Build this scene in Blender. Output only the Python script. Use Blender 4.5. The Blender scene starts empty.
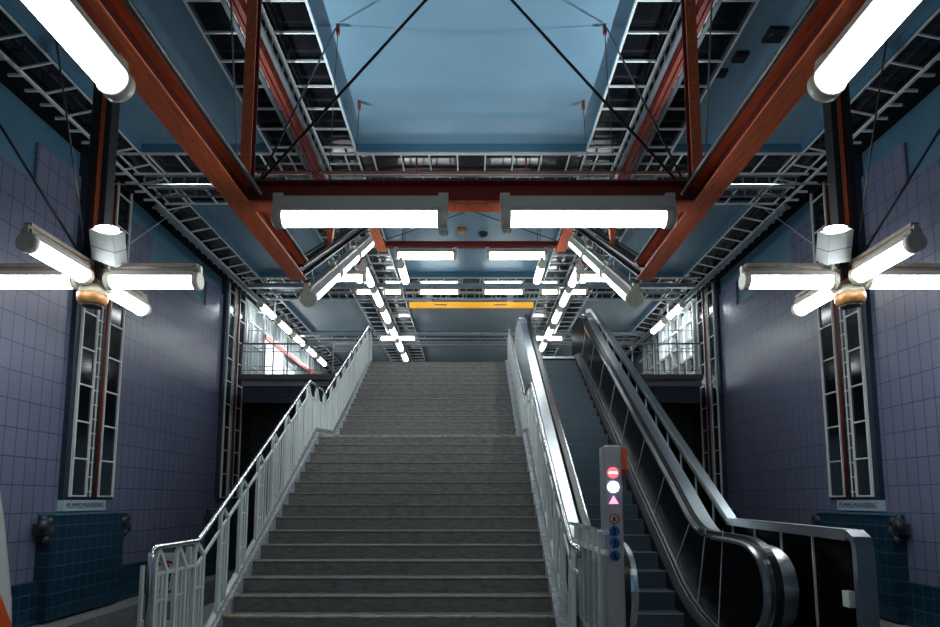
import bpy, bmesh, math, random
from mathutils import Vector, Matrix
random.seed(7)
C = bpy.context.scene.collection
sc = bpy.context.scene

# ------------------------------------------------------------------ camera, world, exposure
cam_d = bpy.data.cameras.new('camera'); cam = bpy.data.objects.new('camera', cam_d); C.objects.link(cam)
cam_d.sensor_width = 36; cam_d.lens = 614.33 / 940 * 36
cam_d.shift_x = -(471.32 - 470) / 940; cam_d.shift_y = (430.57 - 313.5) / 940
cam.location = (0, 0, 1.617); cam.rotation_euler = (math.pi / 2 + .1126, 0, 0)
cam_d.clip_start = .05; cam_d.clip_end = 200
sc.camera = cam
sc.view_settings.view_transform = 'Standard'; sc.view_settings.look = 'None'
sc.view_settings.exposure = 0.2; sc.view_settings.gamma = 1; sc.view_settings.use_curve_mapping = False
W = bpy.data.worlds.new('world'); sc.world = W; W.use_nodes = True
W.node_tree.nodes['Background'].inputs[0].default_value = (.35, .55, .75, 1)
W.node_tree.nodes['Background'].inputs[1].default_value = .22  # dim blue fill added from all round, no sky underground
TUBE = 16.0

# ------------------------------------------------------------------ materials
def mat(name, col, rough=.5, metal=0, noise=0, nscale=8, bump=0, spec=.5, coat=0, emit=None, estr=0, stretch=None, rvar=0):
    m = bpy.data.materials.new(name); m.use_nodes = True
    nt = m.node_tree; b = nt.nodes['Principled BSDF']
    b.inputs['Base Color'].default_value = (*col, 1); b.inputs['Roughness'].default_value = rough
    b.inputs['Metallic'].default_value = metal; b.inputs['Specular IOR Level'].default_value = spec
    b.inputs['Coat Weight'].default_value = coat
    if emit:
        b.inputs['Emission Color'].default_value = (*emit, 1); b.inputs['Emission Strength'].default_value = estr
    if noise or bump or rvar:
        tc = nt.nodes.new('ShaderNodeTexCoord'); n = nt.nodes.new('ShaderNodeTexNoise')
        n.inputs['Scale'].default_value = nscale; n.inputs['Detail'].default_value = 5
        mp = nt.nodes.new('ShaderNodeMapping')
        if stretch: mp.inputs['Scale'].default_value = stretch
        nt.links.new(tc.outputs['Object'], mp.inputs[0]); nt.links.new(mp.outputs[0], n.inputs['Vector'])
        if noise:
            r = nt.nodes.new('ShaderNodeMapRange'); r.inputs[1].default_value = .3; r.inputs[2].default_value = .7
            r.inputs[3].default_value = 1 - noise; r.inputs[4].default_value = 1 + noise
            nt.links.new(n.outputs['Fac'], r.inputs[0])
            v = nt.nodes.new('ShaderNodeVectorMath'); v.operation = 'SCALE'; v.inputs[0].default_value = col
            nt.links.new(r.outputs[0], v.inputs['Scale']); nt.links.new(v.outputs[0], b.inputs['Base Color'])
        if rvar:
            r2 = nt.nodes.new('ShaderNodeMapRange'); r2.inputs[1].default_value = .3; r2.inputs[2].default_value = .7
            r2.inputs[3].default_value = max(.02, rough - rvar); r2.inputs[4].default_value = rough + rvar
            nt.links.new(n.outputs['Fac'], r2.inputs[0]); nt.links.new(r2.outputs[0], b.inputs['Roughness'])
        if bump:
            bp = nt.nodes.new('ShaderNodeBump'); bp.inputs['Strength'].default_value = bump; bp.inputs['Distance'].default_value = .02
            nt.links.new(n.outputs['Fac'], bp.inputs['Height']); nt.links.new(bp.outputs[0], b.inputs['Normal'])
    return m

def tile_mat(name, c1, c2, mortar, w, h, rough, oz=0):
    m = bpy.data.materials.new(name); m.use_nodes = True
    nt = m.node_tree; b = nt.nodes['Principled BSDF']
    tc = nt.nodes.new('ShaderNodeTexCoord'); s = nt.nodes.new('ShaderNodeSeparateXYZ'); cb = nt.nodes.new('ShaderNodeCombineXYZ')
    ad = nt.nodes.new('ShaderNodeMath'); ad.inputs[1].default_value = oz
    sm = nt.nodes.new('ShaderNodeMath')
    nt.links.new(tc.outputs['Object'], s.inputs[0])
    nt.links.new(s.outputs['Y'], cb.inputs[0])
    nt.links.new(s.outputs['Z'], ad.inputs[0]); nt.links.new(ad.outputs[0], cb.inputs[1])
    br = nt.nodes.new('ShaderNodeTexBrick'); br.offset = 0; br.squash = 1
    br.inputs['Color1'].default_value = (*c1, 1); br.inputs['Color2'].default_value = (*c2, 1); br.inputs['Mortar'].default_value = (*mortar, 1)
    br.inputs['Scale'].default_value = 1; br.inputs['Mortar Size'].default_value = .009; br.inputs['Mortar Smooth'].default_value = .3
    br.inputs['Brick Width'].default_value = w; br.inputs['Row Height'].default_value = h; br.inputs['Bias'].default_value = 0
    nt.links.new(cb.outputs[0], br.inputs['Vector']); nt.links.new(br.outputs['Color'], b.inputs['Base Color'])
    b.inputs['Roughness'].default_value = rough
    n = nt.nodes.new('ShaderNodeTexNoise'); n.inputs['Scale'].default_value = 2.2
    nt.links.new(tc.outputs['Object'], n.inputs['Vector'])
    mx = nt.nodes.new('ShaderNodeMath'); mx.operation = 'MULTIPLY_ADD'; mx.inputs[1].default_value = .15
    nt.links.new(n.outputs['Fac'], mx.inputs[0]); 
    iv = nt.nodes.new('ShaderNodeMath'); iv.operation = 'SUBTRACT'; iv.inputs[0].default_value = 1
    nt.links.new(br.outputs['Fac'], iv.inputs[1]); nt.links.new(iv.outputs[0], mx.inputs[2])
    bp = nt.nodes.new('ShaderNodeBump'); bp.inputs['Strength'].default_value = .5; bp.inputs['Distance'].default_value = .006
    nt.links.new(mx.outputs[0], bp.inputs['Height']); nt.links.new(bp.outputs[0], b.inputs['Normal'])
    return m

M = dict(
    red=mat('red_lead_paint', (.95, .2, .075), .45, noise=.25, nscale=6, stretch=(6, .6, 6)),
    dred=mat('dark_shaded_red_paint', (.2, .025, .018), .45, noise=.2),  # darker red, shade on beam webs and backs put into the colour
    mred=mat('ceiling_red_paint', (.12, .02, .012), .6, noise=.2),
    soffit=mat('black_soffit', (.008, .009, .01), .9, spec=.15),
    blue=mat('blue_ceiling_panel', (.15, .265, .355), .4, noise=.06, nscale=1.2),
    dblue=mat('dark_blue_paint', (.008, .02, .04), .5, noise=.1),
    wblue=mat('blue_wall_paint', (.055, .15, .225), .5, noise=.08, nscale=2),
    tile=tile_mat('mauve_wall_tile', (.135, .145, .225), (.15, .155, .24), (.018, .075, .14), .265, .48, .27, oz=.05),
    teal=tile_mat('teal_plinth_tile', (.004, .025, .048), (.006, .032, .058), (.012, .1, .17), .24, .24, .35),
    black=mat('black_gloss_panel', (.006, .007, .009), .16, noise=.2, rvar=.06, nscale=2),
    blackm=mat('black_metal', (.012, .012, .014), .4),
    mirror=mat('dark_glass', (.004, .005, .007), .1, spec=.4),
    panel=mat('black_balustrade_panel', (.003, .003, .004), .25, spec=.03),
    dgrey=mat('dark_grey_steel', (.06, .07, .08), .5),
    rubber=mat('black_rubber', (.01, .01, .012), .35),
    white=mat('white_lacquered_steel', (.6, .66, .64), .4, noise=.05),
    rwhite=mat('white_grid_steel', (.62, .66, .66), .4, noise=.05),
    grey=mat('grey_metal', (.28, .31, .32), .4, metal=.3, noise=.1),
    galv=mat('galvanised_tray', (.38, .44, .48), .28, metal=.8, noise=.15, nscale=5),
    steel=mat('brushed_stainless', (.55, .61, .65), .33, metal=1, noise=.06, nscale=3),
    chrome=mat('polished_steel', (.7, .73, .75), .15, metal=1),
    stone=mat('grey_stair_stone', (.15, .147, .137), .55, noise=.3, nscale=9, bump=.15, stretch=(1, 1, 3)),
    nose=mat('worn_step_edge', (.3, .32, .31), .45, noise=.5, nscale=16),
    kerb=mat('speckled_kerb_stone', (.3, .33, .35), .5, noise=.45, nscale=22, bump=.2),
    step=mat('ribbed_escalator_step', (.075, .11, .14), .45, metal=.3),
    floor=mat('platform_stone', (.12, .12, .12), .5, noise=.2),
    bed=mat('track_bed', (.02, .02, .022), .9, noise=.4, nscale=14, bump=.6),
    concrete=mat('grey_concrete', (.19, .2, .21), .7, noise=.2),
    cap=mat('beige_lamp_plastic', (.6, .58, .48), .4, noise=.12),
    housing=mat('brown_grey_housing', (.32, .25, .19), .5, noise=.2),
    hgrey=mat('grey_lamp_housing', (.5, .5, .45), .4),
    tube=mat('lit_diffuser', (.9, .9, .9), .4, emit=(.93, .98, 1), estr=TUBE),
    lit=mat('lit_lens', (.9, .9, .9), .3, emit=(1, 1, .95), estr=14),
    orange=mat('orange_brown_bowl', (.4, .19, .06), .4, noise=.35, nscale=12),
    floodw=mat('white_floodlight_case', (.6, .64, .64), .4),
    yellow=mat('yellow_sign', (.8, .36, .012), .4, emit=(.95, .42, .02), estr=.12),
    ink=mat('dark_ink', (.03, .02, .01), .6),
    plate=mat('name_plate', (.38, .48, .54), .4), plate_ink=mat('plate_ink', (.03, .06, .1), .5),
    bronze=mat('dark_bronze', (.03, .035, .045), .4, noise=.4, bump=.4),
    twhite=mat('train_white', (.62, .66, .64), .25, coat=.5), torange=mat('train_orange', (.75, .1, .02), .3, coat=.5),
    tdark=mat('train_dark', (.03, .035, .05), .3), glass=mat('train_glass', (.01, .013, .018), .08),
    swhite=mat('sign_white', (.62, .64, .58), .4), sred=mat('sign_red', (.45, .03, .03), .4), sblack=mat('sign_black', (.01, .01, .01), .5),
    sblue=mat('sign_blue', (.012, .09, .3), .4), spaint=mat('sign_pictogram', (.7, .74, .78), .4),
    ered=mat('lit_red_signal', (.8, .1, .1), .3, emit=(1, .13, .15), estr=1.5), ewhite=mat('lit_blue_white_signal', (.9, .9, 1), .3, emit=(.4, .6, 1), estr=10),
    epink=mat('lit_pink_signal', (.9, .5, .7), .3, emit=(1, .3, .55), estr=1.6), ewbar=mat('lit_white_bar', (.9, .9, .9), .3, emit=(1, .85, .85), estr=1.6),
    ssteel=mat('pillar_steel', (.42, .4, .4), .4, metal=.3, noise=.1),
    display=mat('backlit_panel', (.8, .85, .88), .4, emit=(.8, .93, 1), estr=1.0),
    wind=mat('pale_gallery_panel', (.3, .36, .4), .3, noise=.2, nscale=1),
    ocre=mat('yellow_marker', (.75, .38, .03), .5), pinkr=mat('red_stripe_paint', (.5, .08, .06), .4),
    upper=mat('upper_grey_wall', (.09, .13, .16), .5, noise=.1),
)

# ------------------------------------------------------------------ mesh helpers
class MB:
    def __init__(s): s.bm = bmesh.new()
    def box(s, x0, x1, y0, y1, z0, z1):
        v = [s.bm.verts.new((x, y, z)) for x in (x0, x1) for y in (y0, y1) for z in (z0, z1)]
        for f in ((0, 1, 3, 2), (4, 6, 7, 5), (0, 4, 5, 1), (2, 3, 7, 6), (0, 2, 6, 4), (1, 5, 7, 3)):
            s.bm.faces.new([v[i] for i in f])
        return s
    def bar(s, p, q, w, h=None, up=(0, 0, 1)):
        h = h or w; p = Vector(p); q = Vector(q); d = (q - p).normalized(); up = Vector(up)
        if abs(d.dot(up)) > .99: up = Vector((0, 1, 0))
        a = d.cross(up).normalized() * w / 2; b = a.cross(d).normalized() * h / 2
        v = [s.bm.verts.new(c + i * a + j * b) for c in (p, q) for i, j in ((-1, -1), (1, -1), (1, 1), (-1, 1))]
        for f in ((3, 2, 1, 0), (4, 5, 6, 7), (0, 1, 5, 4), (1, 2, 6, 5), (2, 3, 7, 6), (3, 0, 4, 7)):
            s.bm.faces.new([v[i] for i in f])
        return s
    def tube(s, pts, r, n=12):
        pts = [Vector(p) for p in pts]; rings = []
        for i, p in enumerate(pts):
            d = ((pts[i] - pts[i - 1]).normalized() if i else Vector()) + ((pts[i + 1] - p).normalized() if i < len(pts) - 1 else Vector())
            d.normalize(); up = Vector((0, 0, 1)) if abs(d.z) < .9 else Vector((1, 0, 0))
            if i and abs(d.z) >= .9 and hasattr(s, '_u'): up = s._u
            a = d.cross(up).normalized(); b = a.cross(d); s._u = b
            rr = r[i] if isinstance(r, (list, tuple)) else r
            rings.append([s.bm.verts.new(p + rr * (math.cos(t) * a + math.sin(t) * b)) for t in [2 * math.pi * k / n for k in range(n)]])
        for A, B in zip(rings, rings[1:]):
            for k in range(n):
                f = s.bm.faces.new((A[k], A[(k + 1) % n], B[(k + 1) % n], B[k])); f.smooth = True
        s.bm.faces.new(rings[0][::-1]); s.bm.faces.new(rings[-1])
        return s
    def lathe(s, prof, c=(0, 0, 0), n=24):          # prof = (r, z) list, axis z
        c = Vector(c); rings = []
        for r, z in prof:
            rings.append([s.bm.verts.new(c + Vector((max(r, 1e-4) * math.cos(2 * math.pi * k / n), max(r, 1e-4) * math.sin(2 * math.pi * k / n), z))) for k in range(n)])
        for A, B in zip(rings, rings[1:]):
            for k in range(n):
                f = s.bm.faces.new((A[k], A[(k + 1) % n], B[(k + 1) % n], B[k])); f.smooth = True
        s.bm.faces.new(rings[0][::-1]); s.bm.faces.new(rings[-1])
        return s
    def prism(s, poly, x0, x1, axis='x'):           # poly in (y,z) for axis x, (x,z) for axis y
        def P(a, b, c): return (c, a, b) if axis == 'x' else (a, c, b)
        A = [s.bm.verts.new(P(a, b, x0)) for a, b in poly]; B = [s.bm.verts.new(P(a, b, x1)) for a, b in poly]
        s.bm.faces.new(A[::-1]); s.bm.faces.new(B); n = len(poly)
        for i in range(n): s.bm.faces.new((A[i], A[(i + 1) % n], B[(i + 1) % n], B[i]))
        return s
    def ribbon(s, path, x0, x1, n0, n1):            # path in (y,z); solid strip of x0..x1, offset n0..n1 along the normal
        k = len(path); secs = []
        for i, (y, z) in enumerate(path):
            a = path[max(i - 1, 0)]; b = path[min(i + 1, k - 1)]
            ty, tz = b[0] - a[0], b[1] - a[1]; L = math.hypot(ty, tz); ny, nz = -tz / L, ty / L
            secs.append([s.bm.verts.new((x, y + ny * n, z + nz * n)) for x, n in ((x0, n0), (x1, n0), (x1, n1), (x0, n1))])
        for A, B in zip(secs, secs[1:]):
            for j in range(4): s.bm.faces.new((A[j], A[(j + 1) % 4], B[(j + 1) % 4], B[j]))
        s.bm.faces.new(secs[0][::-1]); s.bm.faces.new(secs[-1])
        return s
    def strip(s, up, lo, x0, x1):                   # solid between two equally long (y,z) paths
        for i in range(len(up) - 1):
            s.prism([lo[i], lo[i + 1], up[i + 1], up[i]], x0, x1)
        return s

def wloc(o):
    v = Vector((0, 0, 0)); 
    while o is not None: v += Vector(o.location); o = o.parent
    return v
def obj(name, mb, m, parent=None, bevel=0, loc=None):
    bm = mb.bm
    bmesh.ops.recalc_face_normals(bm, faces=bm.faces)
    off = wloc(parent) if parent else Vector(loc or (0, 0, 0))
    if parent is not None and parent.get('_local'): off = Vector((0, 0, 0))
    if off.length: bmesh.ops.translate(bm, verts=bm.verts, vec=-off)
    me = bpy.data.meshes.new(name); bm.to_mesh(me); bm.free(); me.materials.append(M[m] if isinstance(m, str) else m)
    o = bpy.data.objects.new(name, me); C.objects.link(o)
    if parent: o.parent = parent
    elif loc: o.location = loc
    if bevel:
        b = o.modifiers.new('bevel', 'BEVEL'); b.width = bevel; b.segments = 2; b.limit_method = 'ANGLE'
    return o
def tag(o, label, cat, group=None):
    o['label'] = label; o['category'] = cat
    if group: o['group'] = group
    return o
def thing(name, label, cat, loc=(0, 0, 0), group=None, local=False):
    o = bpy.data.objects.new(name, None); C.objects.link(o); o.location = loc; o.empty_display_size = .2
    return tag(o, label, cat, group)
def struct(o): o['kind'] = 'structure'; return o
def copy_tree(o, parent=None):
    c = o.copy(); C.objects.link(c); c.parent = parent
    for ch in list(o.children): copy_tree(ch, c)
    return c
def text_part(name, s, size, m, parent, loc, rot, ext=.002, xs=1):
    cu = bpy.data.curves.new(name, 'FONT'); cu.body = s; cu.size = size; cu.extrude = ext; cu.align_x = 'CENTER'; cu.align_y = 'CENTER'
    t = bpy.data.objects.new(name, cu); C.objects.link(t)
    me = bpy.data.meshes.new_from_object(t.evaluated_get(bpy.context.evaluated_depsgraph_get())); bpy.data.objects.remove(t)
    o = bpy.data.objects.new(name, me); me.materials.clear(); me.materials.append(M[m]); C.objects.link(o)
    o.parent = parent; o.location = Vector(loc) - wloc(parent); o.rotation_euler = rot; o.scale = (xs, 1, 1)
    return o
def pieces(name, boxes, m, parent, most=100):
    for b in boxes[:most]: obj(name, MB().box(*b), m, parent)
    if len(boxes) > most:
        r = MB()
        for b in boxes[most:]: r.box(*b)
        obj(name, r, m, parent)['kind'] = 'stuff'
SD = {-1: 'left', 1: 'right'}
S = .6028                                            # stair slope
FZ = 5.344                                           # upper floor

# ------------------------------------------------------------------ structure: floors, walls, ceiling
struct(obj('floor', MB().box(-4.1, 4.1, -8, 16.3, -.35, 0), 'floor'))
struct(obj('floor_upper', MB().box(-3.6, 4.1, 16.66, 18.3, FZ - .3, FZ).box(-6.95, 6.95, 18.3, 20.15, FZ - .3, FZ).box(-7.7, 7.7, 20.15, 34, FZ - .3, FZ), 'concrete'))
struct(obj('floor_trackbed', MB().box(-7.7, 7.7, -8, 34, -1.4, -1.15), 'bed'))
for sx in (-1, 1):
    n = SD[sx]
    def bx(mb, xa, xb, *r): a, b = sorted((sx * xa, sx * xb)); return mb.box(a, b, *r)
    struct(obj('trim_platform_' + n, bx(MB(), 3.75, 4.1, -8, 16, -1.15, -.35), 'concrete'))
    struct(obj('trim_ledge_' + n, bx(MB(), 7.0, 7.7, -8, 34, -1.15, -.55), 'concrete'))
    struct(obj('wall_' + n, bx(MB(), 7.76, 8.1, -8, 20.1, -1.15, 8.75), 'wblue'))
    t = MB(); low = 7.23; hi = 7.95
    prof = [(-8, -.55)]
    segs = [(-8, low)]
    y0 = -8
    for k in (-1, 0, 1, 2):
        c = 12.35 + (k - 1) * 7
        segs += [(c - 2.05, 'up'), (c + 1.9, 'dn')]
    pts = [(-8, .2), (-8, low)]
    for y, d in segs[1:]:
        if y > 20 or y < -8: continue
        pts += [(y, low), (y, hi)] if d == 'up' else [(y, hi), (y, low)]
    lastz = hi if pts[-1][1] == hi else low
    pts += [(19.9, lastz), (19.9, .2)]
    a, b = sorted((sx * 7.70, sx * 7.76))
    struct(obj('wall_tiles_' + n, t.prism(pts, a, b), 'tile'))
    pl = MB(); bx(pl, 7.58, 7.76, -8, 19.9, -.55, .2)
    struct(obj('baseboard_' + n, pl, 'teal'))
    struct(obj('wall_tunnel_darkness_' + n, bx(MB(), 3.2, 8.2, 21.5, 21.8, -1.15, 5.0), 'blackm'))  # black sheet added across the track, stands in for the tunnel's darkness
    struct(obj('wall_tunnel_' + n, bx(MB(), 7.76, 8.1, 20.1, 21.5, -1.15, 5.0), 'blackm'))
    # gallery side walls on the upper level
    struct(obj('wall_gallery_' + n, bx(MB(), 7.76, 8.0, 20.1, 34, 5.0, 8.75), 'upper'))
# shaft wall beneath the upper landing, sides of the stair block
struct(obj('wall_stair_end', MB().box(-3.0, 4.0, 17.0, 17.2, -.35, FZ - .3), 'concrete'))
struct(obj('wall_far', MB().box(-8, 8, 33.8, 34, 5.0, 8.9), 'upper'))

cl = MB()
XB = [(-6.5, -3.95), (-2.26, 2.26), (3.95, 6.5)]
YB = [(-8, 4.3), (6.0, 11.4), (13.65, 18.25), (20.5, 24.9), (26.6, 31.0), (32.4, 34)]
YB = [(-8, 11.4), (13.65, 18.25), (20.5, 24.9), (26.6, 31.0), (32.4, 34)]
for xa, xb in XB:
    for ya, yb in YB[:2]: cl.box(xa, xb, ya, yb, 8.6, 8.68)
struct(obj('ceiling', cl, 'blue'))
cl = MB(); M['gceil'] = mat('grey_ceiling_panel', (.27, .33, .36), .4, noise=.05, nscale=1.2)
for xa, xb in XB:
    for ya, yb in YB[2:]: cl.box(xa, xb, ya, yb, 8.6, 8.68)
struct(obj('ceiling_upper', cl, 'gceil'))
struct(obj('ceiling_slab', MB().box(-8.1, 8.1, -8, 34, 8.9, 9.1), 'dblue'))
up = MB()                                            # upstands round each panel, their shade put in as a darker blue
for xa, xb in XB:
    for ya, yb in YB:
        up.box(xa - .03, xa, ya - .03, yb + .03, 8.44, 8.68).box(xb, xb + .03, ya - .03, yb + .03, 8.44, 8.68)
        up.box(xa, xb, ya - .03, ya, 8.44, 8.68).box(xa, xb, yb, yb + .03, 8.44, 8.68)
struct(obj('trim_panel_edges', up, 'wblue'))
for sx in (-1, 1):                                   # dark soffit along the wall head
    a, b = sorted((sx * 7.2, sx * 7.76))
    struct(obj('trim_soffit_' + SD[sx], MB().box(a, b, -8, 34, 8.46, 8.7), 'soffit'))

# ------------------------------------------------------------------ ceiling ladders (white grids over black gloss panels)
def rails_along_y(mb, xs, y0, y1, z, w=.035):
    for x in xs: mb.box(x - w / 2, x + w / 2, y0, y1, z - .02, z + .02)
GZ = 8.44
for sx in (-1, 1):
    n = SD[sx]
    t = thing('ceiling_grid', 'long white ladder grid over black panels on the %s of the central blue ceiling' % n, 'ceiling grid', (sx * 3.1, 10, GZ), 'long ceiling grids')
    a, b = sorted((sx * 2.3, sx * 3.92))
    obj('backing_panel', MB().box(a, b, -6, 34, GZ + .08, GZ + .12), 'black', t)
    r = MB(); rails_along_y(r, [sx * v for v in (2.27, 2.92, 3.34, 3.94)], -6, 34, GZ)
    obj('side_rail', r, 'rwhite', t)
    r = []; y = 5.36
    while y < 33.9:
        for p, q in ((2.27, 2.92), (3.34, 3.94)):
            a, b = sorted((sx * p, sx * q)); r.append((a, b, y - .014, y + .014, GZ - .015, GZ + .015))
        y += .59
    pieces('rung', r, 'rwhite', t)
    # cable ladders either side of the red beam
    for (p, h) in ((2.94, 'inner'), (3.32, 'outer')):
        t2 = thing('cable_ladder', 'shiny %s cable ladder running along the %s narrow red ceiling beam' % (h, n), 'cable ladder', (sx * p, 10, GZ - .2), 'cable ladders by the red ceiling beams')
        r = MB(); x = sx * p
        r.box(x - .012, x + .012, -6, 34, GZ - .05, GZ - .02).box(x - .012, x + .012, -6, 34, GZ - .24, GZ - .2)
        obj('side_rail', r, 'galv', t2)
        r = []; y = 6.1
        while y < 33.9: r.append((x - .01, x + .01, y, y + .03, GZ - .2, GZ - .05)); y += .279
        pieces('rung', r, 'galv', t2)
        s_ = sx * (-.06 if p < 3.1 else .06)
        a, b = sorted((x, x - s_)); obj('tray_bottom', MB().box(a, b, -6, 34, GZ - .25, GZ - .235), 'galv', t2)
    t3 = thing('ceiling_beam', 'narrow red beam running lengthwise under the %s ceiling grid' % n, 'beam', (sx * 3.13, 10, GZ - .3), 'narrow red ceiling beams')
    x = sx * 3.13
    for s_ in (-1, 1): obj('flange', MB().box(*sorted((x + s_ * .015, x + s_ * .07)), -6, 34, GZ - .3, GZ - .28), 'mred', t3)
    obj('web', MB().box(x - .012, x + .012, -6, 34, GZ - .28, GZ - .06), 'dred', t3)
    obj('flange', MB().box(x - .07, x + .07, -6, 34, GZ - .06, GZ - .04), 'dred', t3)
    # outer grid by the wall
    t = thing('ceiling_grid', 'white ladder grid with short bracket arms along the top of the %s wall' % n, 'ceiling grid', (sx * 6.85, 10, GZ), 'wall side ceiling grids')
    a, b = sorted((sx * 6.55, sx * 7.2)); obj('backing_panel', MB().box(a, b, -6, 34, GZ + .08, GZ + .12), 'black', t)
    r = MB(); rails_along_y(r, [sx * 6.55], -6, 34, GZ); rails_along_y(r, [sx * 7.1], -6, 34, GZ - .12, .05)
    obj('side_rail', r, 'rwhite', t)
    y = 4.2
    while y < 33.9:
        obj('rung', MB().bar((sx * 6.55, y, GZ), (sx * 7.1, y, GZ - .12), .028, .028), 'rwhite', t); y += .59
    y = 4.2
    while y < 19.5:
        obj('bracket_arm', MB().box(*sorted((sx * 7.1, sx * 7.33)), y, y + .035, GZ - .16, GZ - .12), 'rwhite', t); y += .37
    t = thing('cable_trunking', 'long bare metal cable trunking along the head of the %s wall' % n, 'cable trunking', (sx * 7.2, 15, 8.1), 'wall head trunkings')
    obj('body', MB().box(*sorted((sx * 7.06, sx * 7.14)), 13.2, 33, 8.15, 8.24), 'galv', t)
    obj('lid', MB().box(*sorted((sx * 7.05, sx * 7.15)), 13.2, 33, 8.24, 8.25), 'galv', t)
for (y0, y1, nm) in ((11.45, 13.6, 'nearer'), (18.3, 20.45, 'middle'), (24.95, 26.55, 'farther'), (31.05, 32.35, 'farthest')):
    t = thing('cross_grid', '%s crosswise white ladder grid spanning the ceiling from wall to wall' % nm, 'ceiling grid', (0, y0, GZ), 'crosswise ceiling grids')
    obj('backing_panel', MB().box(-7.1, 7.1, y0 + .03, y1 - .03, GZ + .085, GZ + .115), 'black', t)
    ym = (y0 + y1) / 2; r = MB()
    for y in (y0 + .04, ym - .28, ym + .28, y1 - .04): r.box(-7.1, 7.1, y - .018, y + .018, GZ - .02, GZ + .02)
    obj('side_rail', r, 'rwhite', t)
    r = []; x = -7.0
    while x < 7.05:
        for p, q in ((y0 + .04, ym - .28), (ym + .28, y1 - .04)): r.append((x - .015, x + .015, p, q, GZ - .015, GZ + .015))
        x += .56
    pieces('rung', r, 'rwhite', t)
    r = MB(); x = -6.9
    for yy in (ym - .26, ym + .26): r.box(-6.9, 6.9, yy - .01, yy + .01, GZ - .24, GZ - .2).box(-6.9, 6.9, yy - .01, yy + .01, GZ - .06, GZ - .03)
    obj('lower_rail', r, 'galv', t); r = []
    while x < 6.9:
        r += [(x, x + .03, ym - .27, ym - .25, GZ - .22, GZ - .04), (x, x + .03, ym + .25, ym + .27, GZ - .22, GZ - .04)]; x += .28
    pieces('lattice_bar', r, 'galv', t)
    if nm != 'nearer': continue
    t3 = thing('cross_beam', '%s thin red beam crossing the ceiling under a white grid' % nm, 'beam', (0, ym, GZ - .3), 'thin crosswise ceiling beams')
    obj('flange', MB().box(-4.3, 4.3, 11.62, 11.72, GZ - .3, GZ - .28), 'mred', t3)
    for xx in (-3.13, -1.1, 1.1, 3.13): obj('hanger', MB().box(xx - .02, xx + .02, 11.66, 11.68, GZ - .28, GZ + .02), 'dred', t3)

# ------------------------------------------------------------------ big red frame
AX, AZ = 2.12, 4.3
for sx in (-1, 1):
    n = SD[sx]
    t = thing('red_beam', 'big red steel beam running overhead along the %s side of the platform' % n, 'beam', (sx * AX, 3, AZ), 'big lengthwise red beams')
    x = sx * AX
    obj('flange', MB().box(x - .1, x + .1, -1.5, 7.3, AZ, AZ + .018), 'red', t, .003)
    obj('web', MB().box(x - .012, x + .012, -1.5, 7.3, AZ + .018, AZ + .2), 'dred', t)
    obj('flange', MB().box(x - .1, x + .1, -1.5, 7.3, AZ + .2, AZ + .218), 'red', t, .003)
    ct = obj('conduit', MB().tube([(sx * 1.95, -1.5, AZ + .13), (sx * 1.95, 7.0, AZ + .13)], .024), 'rubber')
    tag(ct, 'black conduit pipe lying along the inner edge of the %s big red beam' % n, 'pipe', 'conduits on the red beams')
    # inclined beam
    t = thing('inclined_beam', 'dark inclined beam climbing above the %s side of the stairs with tube lamps under it' % n, 'beam', (x, 7.3, AZ), 'inclined beams')
    p0, p1 = (7.25, AZ + .1), (12.75, AZ + .1 + .6 * 5.5)
    obj('flange', MB().ribbon([p0, p1], x - .08, x + .08, -.06, -.045), 'blackm', t)
    obj('web', MB().ribbon([p0, p1], x - .012, x + .012, -.045, .045), 'blackm', t)
    obj('flange', MB().ribbon([p0, p1], x - .08, x + .08, .045, .06), 'blackm', t)
    for dx in (-.075, .075): obj('cable', MB().tube([(x + dx, 7.3, AZ + .24), (x + dx, 12.7, AZ + .24 + .6 * 5.4)], .014, 8), 'rubber', t)
    obj('end_piece', MB().box(x - .11, x + .11, 12.5, 14.05, 7.49, 7.51).box(x - .01, x + .01, 12.6, 14.05, 7.51, 7.66), 'red', t)
    obj('bracket', MB().prism([(x - .07, 5.85), (x + .07, 5.85), (x + .02, 5.38), (x - .02, 5.38)], 8.8, 8.9, axis='y'), 'red', t)
    # upright post
    t = thing('upright_post', 'slim red upright rising from the %s end of the big crosswise beam' % n, 'post', (x, 5.5, AZ + .2), 'red uprights')
    obj('flange', MB().box(x - .05, x + .05, 5.44, 5.455, AZ + .218, 8.6), 'red', t)
    obj('web', MB().box(x - .008, x + .008, 5.455, 5.545, AZ + .218, 8.6), 'dred', t)
    obj('flange', MB().box(x - .05, x + .05, 5.545, 5.56, AZ + .218, 8.6), 'dred', t)
t = thing('cross_beam', 'big red crosswise beam carrying two long tube lamps above the stair foot', 'beam', (0, 5.4, AZ))
obj('flange', MB().box(-AX - .1, AX + .1, 5.3, 5.5, AZ + .001, AZ + .017), 'red', t, .003)
obj('web', MB().box(-AX + .02, AX - .02, 5.388, 5.412, AZ + .017, AZ + .2), 'dred', t)
obj('flange', MB().box(-AX + .1, AX - .1, 5.3, 5.5, AZ + .2, AZ + .217), 'dred', t)
t = thing('cross_beam', 'dark red crosswise beam joining the tops of the two inclined beams', 'beam', (0, 13.9, 7.6))
obj('flange', MB().box(-AX + .1, AX - .1, 13.82, 13.98, 7.54, 7.555), 'dred', t)
obj('web', MB().box(-AX + .1, AX - .1, 13.89, 13.91, 7.555, 7.64), 'dred', t)
obj('flange', MB().box(-AX + .1, AX - .1, 13.82, 13.98, 7.64, 7.655), 'dred', t)

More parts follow.
